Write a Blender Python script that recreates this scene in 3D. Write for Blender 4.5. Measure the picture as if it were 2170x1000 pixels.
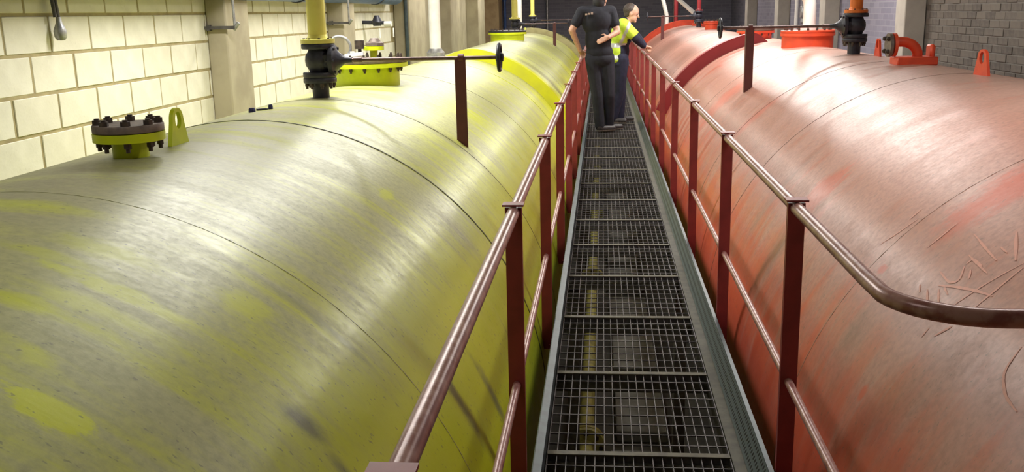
import bpy, bmesh, math, random
from mathutils import Vector, Matrix
PI = math.pi
scene = bpy.context.scene
for o in list(bpy.data.objects): bpy.data.objects.remove(o)
COL = scene.collection
CZ = 3.42                       # height of the camera above the floor; builders use heights relative to the eye

# ------------------------------------------------------------------ camera
FPX = 2000.0
def nrm(v): return v / v.length
def make_camera():
    dY = nrm(Vector((191.0, -478.0, FPX)))            # the walkway's direction in camera axes (x right, y down, z ahead)
    roll = 0.022
    dn = Vector((math.sin(roll), math.cos(roll), 0))
    dD = nrm(dn + Vector((0, 0, -dn.dot(dY) / dY.z)))
    dZ = -dD
    dX = dY.cross(dZ)
    M = Matrix((dX, dY, dZ))
    r, u, b = M @ Vector((1, 0, 0)), M @ Vector((0, -1, 0)), M @ Vector((0, 0, -1))
    cd = bpy.data.cameras.new('camera'); cd.sensor_width = 36.0; cd.sensor_fit = 'HORIZONTAL'
    cd.lens = 36.0 * FPX / 2170.0; cd.clip_start = 0.02; cd.clip_end = 200
    co = bpy.data.objects.new('camera', cd); COL.objects.link(co)
    co.matrix_world = Matrix(((r.x, u.x, b.x, 0), (r.y, u.y, b.y, 0), (r.z, u.z, b.z, CZ), (0, 0, 0, 1)))
    scene.camera = co
make_camera()

# ------------------------------------------------------------------ world, exposure, lamps (each lamp sits in a batten fitting built below)
w = bpy.data.worlds.new('world'); scene.world = w; w.use_nodes = True
w.node_tree.nodes['Background'].inputs[0].default_value = (0.5, 0.55, 0.7, 1)
w.node_tree.nodes['Background'].inputs[1].default_value = 0.02
scene.view_settings.view_transform = 'Standard'
scene.view_settings.look = 'None'
scene.view_settings.gamma = 1.0
scene.view_settings.use_curve_mapping = False
scene.view_settings.exposure = 0.4
# (x, y centre, z below ceiling, watts)
LAMP_Z = 1.25
LAMPS = [(-1.75, 1.6, 8), (-1.75, 6.0, 72), (-1.75, 9.2, 60), (-1.75, 12.3, 48), (-1.75, 15.9, 45), (-1.75, 20.0, 42), (-1.75, 22.6, 38),
         (1.75, 3.8, 24), (1.75, 9.0, 46), (1.75, 12.3, 90), (1.75, 15.9, 55), (1.75, 19.6, 46), (1.75, 23.4, 36)]
LAMP_COL = (1.0, 0.98, 0.93)

# ------------------------------------------------------------------ mesh helpers
ORG = {}
def org(o): return ORG[o.name] if o else Vector((0, 0, 0))
def V(*a): return Vector(a)
def bm_box(bm, c, s, rot=None, bevel=0.0):
    t = bmesh.new()
    bmesh.ops.create_cube(t, size=1.0)
    bmesh.ops.scale(t, vec=s, verts=t.verts)
    if bevel: bmesh.ops.bevel(t, geom=t.edges[:], offset=bevel, segments=1, affect='EDGES')
    if rot: bmesh.ops.transform(t, matrix=rot.to_4x4(), verts=t.verts)
    bmesh.ops.translate(t, vec=c, verts=t.verts)
    merge(bm, t)
def merge(bm, t):
    me = bpy.data.meshes.new('tmp'); t.to_mesh(me); t.free(); bm.from_mesh(me); bpy.data.meshes.remove(me)
def frame_of(d):
    d = d.normalized(); a = V(0, 0, 1) if abs(d.z) < 0.9 else V(1, 0, 0)
    x = a.cross(d).normalized(); return x, d.cross(x)
def bm_cyl(bm, p0, p1, r0, r1=None, n=20, cap=True):
    p0, p1 = Vector(p0), Vector(p1); r1 = r0 if r1 is None else r1
    x, y = frame_of(p1 - p0); A = []; B = []
    for i in range(n):
        a = 2 * PI * i / n; d = x * math.cos(a) + y * math.sin(a)
        A.append(bm.verts.new(p0 + d * r0)); B.append(bm.verts.new(p1 + d * r1))
    for i in range(n): bm.faces.new((A[i], A[(i + 1) % n], B[(i + 1) % n], B[i]))
    if cap: bm.faces.new(A[::-1]); bm.faces.new(B)
def bm_tube(bm, pts, r, n=16, cap=True):
    pts = [Vector(p) for p in pts]; rings = []; x = None
    for i, p in enumerate(pts):
        d = (pts[min(i + 1, len(pts) - 1)] - pts[max(i - 1, 0)]).normalized()
        if x is None: x, y = frame_of(d)
        else: x = (x - d * x.dot(d)).normalized(); y = d.cross(x)
        rr = r[i] if isinstance(r, (list, tuple)) else r
        rings.append([bm.verts.new(p + (x * math.cos(2 * PI * k / n) + y * math.sin(2 * PI * k / n)) * rr) for k in range(n)])
    for a, b in zip(rings, rings[1:]):
        for k in range(n): bm.faces.new((a[k], a[(k + 1) % n], b[(k + 1) % n], b[k]))
    if cap: bm.faces.new(rings[0][::-1]); bm.faces.new(rings[-1])
def bm_lathe(bm, prof, c, axis=(0, 0, 1), n=28):
    c = Vector(c); d = Vector(axis).normalized(); x, y = frame_of(d); rings = []
    for r, h in prof:
        if r < 1e-6: rings.append([bm.verts.new(c + d * h)])
        else: rings.append([bm.verts.new(c + d * h + (x * math.cos(2 * PI * k / n) + y * math.sin(2 * PI * k / n)) * r) for k in range(n)])
    for a, b in zip(rings, rings[1:]):
        for k in range(n):
            q = (k + 1) % n
            if len(a) == 1 and len(b) == 1: continue
            if len(a) == 1: bm.faces.new((a[0], b[q], b[k]))
            elif len(b) == 1: bm.faces.new((a[k], a[q], b[0]))
            else: bm.faces.new((a[k], a[q], b[q], b[k]))
def bm_torus(bm, c, axis, R, r, n=32, m=8):
    c = Vector(c); d = Vector(axis).normalized(); x, y = frame_of(d); rings = []
    for i in range(n):
        a = 2 * PI * i / n; e = x * math.cos(a) + y * math.sin(a)
        rings.append([bm.verts.new(c + e * (R + r * math.cos(2 * PI * k / m)) + d * r * math.sin(2 * PI * k / m)) for k in range(m)])
    for i in range(n):
        a, b = rings[i], rings[(i + 1) % n]
        for k in range(m): bm.faces.new((a[k], a[(k + 1) % m], b[(k + 1) % m], b[k]))
def bm_prism(bm, poly, d):
    """poly: list of 3D points (planar), extruded by vector d"""
    d = Vector(d); A = [bm.verts.new(Vector(p)) for p in poly]; B = [bm.verts.new(Vector(p) + d) for p in poly]; n = len(A)
    bm.faces.new(A[::-1]); bm.faces.new(B)
    for i in range(n): bm.faces.new((A[i], A[(i + 1) % n], B[(i + 1) % n], B[i]))
def finish(me, mat, smooth=True, recalc=True):
    if smooth:
        me.polygons.foreach_set('use_smooth', [True] * len(me.polygons)); me.set_sharp_from_angle(angle=math.radians(38))
    for m in (mat if isinstance(mat, (list, tuple)) else [mat]): me.materials.append(m)
def props(o, label=None, cat=None, group=None, kind=None):
    if label: o['label'] = label
    if cat: o['category'] = cat
    if group: o['group'] = group
    if kind: o['kind'] = kind
    return o
def part(name, bm, mat, parent=None, label=None, cat=None, group=None, kind=None, smooth=True, origin=None):
    """links a bmesh given in eye-relative world coordinates as one object"""
    bmesh.ops.recalc_face_normals(bm, faces=bm.faces)
    bmesh.ops.translate(bm, vec=(0, 0, CZ), verts=bm.verts)
    if parent: o0 = org(parent)
    else:
        xs = [v.co for v in bm.verts]
        o0 = Vector(((min(c.x for c in xs) + max(c.x for c in xs)) / 2, (min(c.y for c in xs) + max(c.y for c in xs)) / 2, min(c.z for c in xs)))
    bmesh.ops.translate(bm, vec=-o0, verts=bm.verts)
    me = bpy.data.meshes.new(name); bm.to_mesh(me); bm.free(); finish(me, mat, smooth)
    o = bpy.data.objects.new(name, me); COL.objects.link(o)
    if parent: o.parent = parent
    else: o.location = o0
    ORG[o.name] = o0.copy()
    return props(o, label, cat, group, kind)
def local_mesh(name, bm, mat, smooth=True):
    bmesh.ops.recalc_face_normals(bm, faces=bm.faces)
    me = bpy.data.meshes.new(name); bm.to_mesh(me); bm.free(); finish(me, mat, smooth); return me
def inst(name, me, loc, parent=None, rot=None, scale=None, **kw):
    o = bpy.data.objects.new(name, me); COL.objects.link(o)
    wl = Vector(loc) + V(0, 0, CZ)
    o.location = wl - org(parent)
    if parent: o.parent = parent
    if rot: o.rotation_euler = rot
    if scale: o.scale = scale
    ORG[o.name] = wl
    return props(o, **kw)
def thing(name, loc, label, cat, group=None):
    o = bpy.data.objects.new(name, None); COL.objects.link(o); o.empty_display_size = 0.1
    o.location = Vector(loc) + V(0, 0, CZ); ORG[o.name] = o.location.copy()
    return props(o, label, cat, group)
def copy_tree(src, loc=None, rz=0.0, label=None, parent=None):
    c = src.copy(); COL.objects.link(c); c.parent = parent
    if loc is not None: c.location = Vector(loc) + V(0, 0, CZ); c.rotation_euler = (0, 0, rz)
    if label: c['label'] = label
    for ch in [x for x in scene.objects if x.parent == src]: copy_tree(ch, parent=c)
    return c

# ------------------------------------------------------------------ materials
class NT:
    def __init__(s, name):
        s.m = bpy.data.materials.new(name); s.m.use_nodes = True; s.t = s.m.node_tree
        s.b = s.t.nodes['Principled BSDF']; s._tc = None
    def n(s, kind, **kw):
        nd = s.t.nodes.new(kind)
        for k, v in kw.items(): setattr(nd, k, v)
        return nd
    def l(s, a, b): s.t.links.new(a, b)
    def tc(s, out='Object'):
        if s._tc is None: s._tc = s.n('ShaderNodeTexCoord')
        return s._tc.outputs[out]
    def mapping(s, scale=(1, 1, 1), loc=(0, 0, 0), out='Object'):
        mp = s.n('ShaderNodeMapping'); mp.inputs['Scale'].default_value = scale; mp.inputs['Location'].default_value = loc
        s.l(s.tc(out), mp.inputs['Vector']); return mp.outputs[0]
    def noise(s, scale=5, detail=4, rough=0.55, vec=None, dist=0.0):
        nd = s.n('ShaderNodeTexNoise'); nd.inputs['Scale'].default_value = scale; nd.inputs['Detail'].default_value = detail
        nd.inputs['Roughness'].default_value = rough; nd.inputs['Distortion'].default_value = dist
        s.l(vec if vec is not None else s.tc(), nd.inputs['Vector']); return nd.outputs['Fac']
    def ramp(s, fac, lo, hi, a=0.0, b=1.0):
        nd = s.n('ShaderNodeMapRange'); nd.interpolation_type = 'SMOOTHSTEP'
        s.setin(nd.inputs[0], fac)
        nd.inputs[1].default_value = lo; nd.inputs[2].default_value = hi; nd.inputs[3].default_value = a; nd.inputs[4].default_value = b
        return nd.outputs[0]
    def setin(s, sock, v):
        if hasattr(v, 'is_output') or isinstance(v, bpy.types.NodeSocket): s.l(v, sock)
        elif isinstance(v, (tuple, list)): sock.default_value = (*v, 1.0)[:4] if len(v) == 3 else v
        else: sock.default_value = v
    def math(s, op, a, b=0.0, clamp=False):
        nd = s.n('ShaderNodeMath', operation=op); nd.use_clamp = clamp
        s.setin(nd.inputs[0], a); s.setin(nd.inputs[1], b); return nd.outputs[0]
    def mix(s, fac, a, b):
        nd = s.n('ShaderNodeMix', data_type='RGBA'); s.setin(nd.inputs[0], fac); s.setin(nd.inputs[6], a); s.setin(nd.inputs[7], b)
        return nd.outputs[2]
    def bump(s, h, strength=0.2, dist=0.01):
        nd = s.n('ShaderNodeBump'); nd.inputs['Strength'].default_value = strength; nd.inputs['Distance'].default_value = dist
        s.l(h, nd.inputs['Height']); s.l(nd.outputs[0], s.b.inputs['Normal'])
    def out(s, col=None, rough=None, metal=None, spec=None):
        if col is not None: s.setin(s.b.inputs['Base Color'], col)
        if rough is not None: s.setin(s.b.inputs['Roughness'], rough)
        if metal is not None: s.setin(s.b.inputs['Metallic'], metal)
        if spec is not None: s.setin(s.b.inputs['Specular IOR Level'], spec)
        return s.m
def plain(name, c1, c2, rough=0.5, metal=0.0, scale=20, lo=0.35, hi=0.7, bump=0.0, detail=4):
    """two tones of one surface broken up by noise"""
    t = NT(name); f = t.noise(scale, detail)
    col = t.mix(t.ramp(f, lo, hi), c1, c2)
    if bump: t.bump(t.noise(scale * 3, 3), bump, 0.004)
    return t.out(col, rough, metal)

def tank_material(name, paint, paint2, dust, dark, patches, smears, dust_lo, dust_hi, crest, rough, grime):
    """old paint under a film of dust, wiped off in streaks that run round the tank; UV = metres round, metres along"""
    t = NT(name)
    uv = t.tc('UV')
    sep = t.n('ShaderNodeSeparateXYZ'); t.l(uv, sep.inputs[0]); U, Vv = sep.outputs[0], sep.outputs[1]
    streak = t.noise(1.0, 5, 0.6, t.mapping((1.3, 7.0, 1), out='UV'), 0.35)
    streak2 = t.noise(1.0, 4, 0.6, t.mapping((3.0, 24.0, 1), (7, 3, 0), 'UV'), 0.2)
    cloud = t.noise(1.1, 4, 0.55, t.mapping((1, 1, 1), (3, 1, 0), 'UV'))
    fine = t.noise(38.0, 4, 0.65, uv)
    absu = t.math('ABSOLUTE', U)
    side = t.ramp(absu, crest[0], crest[1])                      # dust lies on the upper part, the flanks stay painted
    d = t.math('ADD', t.math('MULTIPLY', streak, 0.62), t.math('MULTIPLY', streak2, 0.22))
    d = t.math('ADD', d, t.math('MULTIPLY', cloud, 0.26))
    d = t.math('ADD', d, t.math('MULTIPLY', fine, 0.10))
    d = t.math('SUBTRACT', d, t.math('MULTIPLY', side, 0.42))
    dm = t.ramp(d, dust_lo, dust_hi)
    wob = t.noise(9.0, 5, 0.65, t.mapping((1, 1.6, 1), (1, 5, 0), 'UV'))
    wob = t.math('MULTIPLY', t.math('SUBTRACT', wob, 0.5), 2.2)
    def blob(cu, cv, su, sv, soft=0.45):
        a = t.math('DIVIDE', t.math('SUBTRACT', U, cu), su); b = t.math('DIVIDE', t.math('SUBTRACT', Vv, cv), sv)
        r = t.math('ADD', t.math('SQRT', t.math('ADD', t.math('MULTIPLY', a, a), t.math('MULTIPLY', b, b))), wob)
        return t.ramp(r, 1.0 - soft, 1.0 + soft, 1.0, 0.0)
    clean = None
    for p in patches:
        k = t.math('MULTIPLY', blob(*p[:4], soft=p[5] if len(p) > 5 else 0.35), p[4])
        clean = k if clean is None else t.math('MAXIMUM', clean, k)
    dm = t.math('MULTIPLY', dm, t.math('SUBTRACT', 1.0, clean, True))
    pcol = t.mix(t.ramp(cloud, 0.35, 0.7), paint, paint2)
    pcol = t.mix(t.math('MULTIPLY', clean, 0.6), pcol, paint)
    dcol = t.mix(t.ramp(fine, 0.3, 0.75), dust, tuple(c * 0.74 for c in dust))
    thick = t.math('MULTIPLY', t.ramp(t.math('ADD', absu, t.math('MULTIPLY', cloud, 0.5)), 0.25, 0.85, 1.0, 0.0), 0.6)    # old grime lies thickest along the crest
    dcol = t.mix(thick, dcol, grime)
    col = t.mix(dm, pcol, dcol)
    scuff = t.noise(1.0, 6, 0.7, t.mapping((5.0, 26.0, 1), (2, 9, 0), 'UV'), 0.5)
    sc = t.math('MULTIPLY', t.ramp(scuff, 0.62, 0.78), 0.55)
    sm = None
    for p in smears:
        k = t.math('MULTIPLY', blob(*p[:4], soft=0.8), p[4]); sm = k if sm is None else t.math('MAXIMUM', sm, k)
    if sm is not None: sc = t.math('MAXIMUM', sc, sm)
    col = t.mix(sc, col, dark)
    spk = t.ramp(t.noise(75.0, 2, 0.5, t.mapping((0.55, 1, 1), out='UV')), 0.64, 0.71)
    col = t.mix(t.math('MULTIPLY', spk, 0.5), col, dark)
    rg = t.ramp(t.math('ADD', t.math('MULTIPLY', streak, 0.6), t.math('MULTIPLY', fine, 0.4)), 0.3, 0.7, rough[0], rough[1])
    t.bump(t.math('ADD', t.math('MULTIPLY', fine, 0.3), streak), 0.10, 0.01)
    return t.out(col, rg, 0.0, 0.5)

M = {}
M['tank_yellow'] = tank_material('yellow tank paint', (0.60, 0.66, 0.010), (0.50, 0.56, 0.03), (0.45, 0.46, 0.205), (0.10, 0.10, 0.09),
    [(0.74, 1.45, 0.088, 0.042, 1.0, 0.15), (0.60, 1.96, 0.17, 0.035, 0.8, 0.4), (0.40, 2.02, 0.14, 0.03, 0.5, 0.6), (0.47, 2.15, 0.12, 0.05, 0.6, 0.7), (0.58, 1.84, 0.12, 0.04, 0.6, 0.6),
     (0.50, 1.76, 0.06, 0.04, 0.6, 0.4), (0.825, 2.2, 0.06, 0.07, 0.8, 0.5), (0.84, 3.75, 0.03, 0.08, 0.8, 0.4), (0.10, 2.37, 0.2, 0.05, 0.5, 0.6), (0.624, 1.59, 0.04, 0.03, 0.6, 0.4), (0.15, 5.85, 0.28, 0.35, 0.55, 0.7), (0.45, 6.2, 0.2, 0.5, 0.45, 0.7)],
    [(1.108, 1.925, 0.055, 0.03, 0.75), (1.25, 1.9, 0.04, 0.02, 0.6), (1.63, 3.1, 0.12, 0.03, 0.7), (1.5, 2.75, 0.12, 0.03, 0.7), (1.02, 2.38, 0.14, 0.02, 0.5)],
    0.38, 0.66, (0.85, 1.75), (0.30, 0.46), (0.355, 0.33, 0.235))
M['tank_red'] = tank_material('red tank paint', (0.68, 0.12, 0.06), (0.56, 0.10, 0.06), (0.55, 0.275, 0.22), (0.18, 0.12, 0.10),
    [(-0.72, 3.15, 0.26, 0.12, 0.75, 0.5), (-0.9, 3.12, 0.14, 0.05, 0.5, 0.6), (-1.15, 4.42, 0.14, 0.12, 0.6, 0.3), (-1.534, 2.78, 0.03, 0.025, 0.8, 0.4), (-1.224, 3.256, 0.02, 0.03, 0.8, 0.4),
     (-1.05, 6.9, 0.2, 0.10, 0.5, 0.6), (-1.08, 8.5, 0.3, 0.2, 0.5, 0.6), (-0.43, 8.6, 0.25, 0.5, 0.5, 0.7), (-0.44, 10.6, 0.35, 0.4, 0.75, 0.7)],
    [(-1.55, 4.4, 0.2, 0.1, 0.35), (-1.45, 3.1, 0.08, 0.05, 0.35), (-1.3, 5.0, 0.3, 0.05, 0.3)],
    0.20, 0.60, (1.1, 2.1), (0.28, 0.43), (0.42, 0.29, 0.24))
M['yellow'] = plain('clean lime yellow paint', (0.66, 0.76, 0.008), (0.56, 0.66, 0.01), 0.42, 0, 9, bump=0.05)
M['yellow_pipe'] = plain('pale yellow pipe paint', (0.80, 0.74, 0.20), (0.72, 0.66, 0.16), 0.35, 0, 8)
M['ring_yellow'] = plain('yellow ring paint', (0.64, 0.66, 0.012), (0.56, 0.57, 0.03), 0.4, 0, 5)
M['ring_dust'] = plain('dusty tan ring paint', (0.46, 0.42, 0.22), (0.34, 0.30, 0.15), 0.5, 0, 5)
M['grey_dark'] = plain('dull dark grey steel', (0.11, 0.10, 0.10), (0.07, 0.065, 0.065), 0.5, 0.2, 25)
M['post_maroon'] = plain('dark maroon post paint', (0.135, 0.036, 0.036), (0.10, 0.03, 0.03), 0.5, 0, 14)
M['red'] = plain('orange red paint', (0.80, 0.085, 0.03), (0.66, 0.07, 0.03), 0.42, 0, 9, bump=0.05)
M['ring_red'] = plain('shade-darkened ring red and maroon pipe paint', (0.27, 0.022, 0.028), (0.23, 0.02, 0.025), 0.45, 0, 5)  # shade on the near ring's unlit face is put into this red; maroon pipes share it
M['orange_pipe'] = plain('orange pipe paint', (0.75, 0.20, 0.03), (0.62, 0.15, 0.03), 0.35, 0, 8)
M['rail_red'] = plain('red oxide paint', (0.30, 0.042, 0.042), (0.23, 0.035, 0.036), 0.42, 0, 14, bump=0.05)
M['rail_tube'] = plain('worn handrail paint', (0.43, 0.24, 0.22), (0.28, 0.105, 0.10), 0.28, 0.1, 26, 0.4, 0.62, bump=0.08)
M['cast_dark'] = plain('dark cast iron', (0.035, 0.036, 0.055), (0.022, 0.022, 0.034), 0.45, 0.1, 22, bump=0.15)
M['bolt_dark'] = plain('rusty bolt steel', (0.10, 0.075, 0.06), (0.05, 0.038, 0.034), 0.5, 0.4, 40)
M['cover_grey'] = plain('dusty brown grey steel', (0.22, 0.17, 0.14), (0.13, 0.10, 0.09), 0.55, 0.2, 25, bump=0.1)
M['rod'] = plain('dull spindle steel', (0.17, 0.11, 0.10), (0.10, 0.06, 0.06), 0.35, 0.5, 30)
M['steel'] = plain('galvanised steel', (0.42, 0.42, 0.42), (0.28, 0.28, 0.29), 0.4, 0.6, 30)
M['white_pipe'] = plain('white plastic pipe', (0.86, 0.85, 0.82), (0.74, 0.73, 0.70), 0.35, 0, 6)
M['grate'] = plain('galvanised grating bars', (0.16, 0.15, 0.155), (0.09, 0.085, 0.095), 0.45, 0.5, 30)
M['beam'] = plain('dusty olive steel', (0.15, 0.14, 0.10), (0.085, 0.08, 0.065), 0.6, 0.1, 18, bump=0.1)
M['edge'] = plain('dark olive edge steel', (0.095, 0.09, 0.068), (0.06, 0.057, 0.046), 0.6, 0.1, 18)
M['toe'] = plain('blue grey steel', (0.060, 0.088, 0.098), (0.04, 0.055, 0.065), 0.4, 0.3, 16)
M['olive'] = plain('old olive yellow paint', (0.62, 0.60, 0.16), (0.40, 0.39, 0.14), 0.55, 0, 14, bump=0.1)
M['blue_pipe'] = plain('blue pipe paint', (0.08, 0.16, 0.42), (0.05, 0.10, 0.28), 0.4, 0, 8)
M['seam'] = plain('dirty weld seam', (0.13, 0.13, 0.06), (0.07, 0.07, 0.045), 0.6, 0, 20)
M['seam_red'] = plain('dirty weld seam red', (0.20, 0.13, 0.09), (0.13, 0.08, 0.06), 0.6, 0, 20)
M['scratch'] = plain('bare red scratch', (0.74, 0.34, 0.26), (0.66, 0.32, 0.25), 0.5, 0, 60)
M['blue_cap'] = plain('dark blue plastic', (0.03, 0.035, 0.16), (0.02, 0.02, 0.09), 0.4, 0, 20)
def wall_mats():
    t = NT('pale concrete block'); oi = t.n('ShaderNodeObjectInfo')
    f = t.noise(7, 5, 0.6); g = t.noise(60, 3, 0.6)
    c = t.mix(t.ramp(f, 0.3, 0.75), (0.84, 0.81, 0.70), (0.74, 0.71, 0.60))
    c = t.mix(t.math('MULTIPLY', oi.outputs['Random'], 0.35), c, (0.66, 0.61, 0.47))
    c = t.mix(t.math('MULTIPLY', t.ramp(g, 0.6, 0.75), 0.2), c, (0.4, 0.37, 0.3))
    t.bump(g, 0.25, 0.003); M['block'] = t.out(c, 0.85, 0, 0.2)
    M['mortar'] = plain('brown mortar', (0.42, 0.35, 0.19), (0.33, 0.27, 0.15), 0.9, 0, 12, bump=0.2)
    t = NT('dark brick'); oi = t.n('ShaderNodeObjectInfo'); f = t.noise(14, 5, 0.65); st = t.noise(1.2, 4, 0.6)
    c = t.mix(oi.outputs['Random'], (0.125, 0.11, 0.095), (0.075, 0.066, 0.06))
    c = t.mix(t.math('MULTIPLY', t.ramp(f, 0.4, 0.7), 0.5), c, (0.14, 0.125, 0.10))
    t.bump(f, 0.3, 0.004); M['brick'] = t.out(c, 0.85, 0, 0.2)
    M['mortar_dark'] = plain('grey mortar', (0.13, 0.12, 0.105), (0.09, 0.083, 0.073), 0.9, 0, 9, bump=0.2)
    t = NT('far brickwork')
    sx = t.n('ShaderNodeSeparateXYZ'); t.l(t.tc(), sx.inputs[0]); cb = t.n('ShaderNodeCombineXYZ')
    t.l(t.math('ADD', sx.outputs[0], sx.outputs[1]), cb.inputs[0]); t.l(sx.outputs[2], cb.inputs[1])
    b = t.n('ShaderNodeTexBrick'); t.l(cb.outputs[0], b.inputs['Vector']); b.inputs['Scale'].default_value = 1.0
    b.inputs['Brick Width'].default_value = 0.225; b.inputs['Row Height'].default_value = 0.075; b.inputs['Mortar Size'].default_value = 0.006
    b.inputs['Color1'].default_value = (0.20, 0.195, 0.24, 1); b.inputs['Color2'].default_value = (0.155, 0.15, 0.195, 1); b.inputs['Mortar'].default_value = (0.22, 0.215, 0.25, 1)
    M['far_brick'] = t.out(b.outputs['Color'], 0.85, 0, 0.2)
wall_mats()
M['concrete'] = plain('cream grey concrete', (0.42, 0.37, 0.26), (0.33, 0.285, 0.20), 0.85, 0, 3.0, bump=0.2, detail=6)
M['concrete_grey'] = plain('grey concrete', (0.34, 0.32, 0.28), (0.25, 0.235, 0.21), 0.85, 0, 3.0, bump=0.2, detail=6)
M['pier_side'] = M['concrete']
M['floor'] = plain('dark stained floor', (0.11, 0.105, 0.085), (0.055, 0.052, 0.045), 0.8, 0, 1.2, bump=0.2, detail=7)
M['slab'] = plain('grey plinth concrete', (0.30, 0.30, 0.27), (0.20, 0.20, 0.18), 0.85, 0, 5, bump=0.2)
M['ceiling'] = plain('whitewashed ceiling', (0.62, 0.61, 0.58), (0.52, 0.51, 0.48), 0.9, 0, 2)
M['timber'] = plain('brown stained boards', (0.30, 0.21, 0.11), (0.22, 0.14, 0.07), 0.7, 0, 4)
M['housing'] = plain('white lamp housing', (0.7, 0.7, 0.68), (0.6, 0.6, 0.58), 0.4, 0, 10)
def emis():
    t = NT('lamp diffuser'); t.b.inputs['Emission Color'].default_value = (1, 0.96, 0.88, 1); t.b.inputs['Emission Strength'].default_value = 6.0
    M['diffuser'] = t.out((0.9, 0.9, 0.88), 0.4)
    t = NT('perforated tray'); mp = t.mapping((42, 42, 42))
    sx = t.n('ShaderNodeSeparateXYZ'); t.l(mp, sx.inputs[0])
    a = t.math('SUBTRACT', t.math('FRACT', sx.outputs[1]), 0.5); b = t.math('SUBTRACT', t.math('FRACT', sx.outputs[2]), 0.5)
    r = t.math('SQRT', t.math('ADD', t.math('MULTIPLY', a, a), t.math('MULTIPLY', b, b)))
    c = t.mix(t.ramp(r, 0.24, 0.34), (0.012, 0.014, 0.018), (0.12, 0.155, 0.17))
    M['perforated'] = t.out(c, 0.4, 0.3)
emis()
M['skin'] = plain('skin', (0.62, 0.36, 0.26), (0.54, 0.30, 0.21), 0.5, 0, 30)
M['navy'] = plain('navy cloth', (0.016, 0.018, 0.045), (0.010, 0.011, 0.028), 0.85, 0, 16, bump=0.2)
M['black_cloth'] = plain('black blue cloth', (0.013, 0.014, 0.024), (0.008, 0.008, 0.015), 0.85, 0, 16, bump=0.2)
M['hivis'] = plain('fluorescent yellow cloth', (0.62, 0.85, 0.06), (0.54, 0.75, 0.05), 0.7, 0, 14, bump=0.15)
M['silver'] = plain('silver reflective tape', (0.62, 0.64, 0.66), (0.52, 0.54, 0.56), 0.35, 0.2, 30)
M['shoe'] = plain('dark shoe leather', (0.035, 0.028, 0.03), (0.02, 0.016, 0.018), 0.5, 0, 30)
M['sole'] = plain('pale shoe sole', (0.45, 0.38, 0.34), (0.36, 0.30, 0.27), 0.6, 0, 30)
M['hair'] = plain('dark brown hair', (0.045, 0.03, 0.025), (0.09, 0.07, 0.06), 0.6, 0, 60)
M['hair_black'] = plain('black hair', (0.012, 0.011, 0.014), (0.02, 0.018, 0.022), 0.6, 0, 60)
M['print'] = plain('pale shirt print', (0.55, 0.42, 0.38), (0.45, 0.36, 0.34), 0.7, 0, 60)

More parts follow.
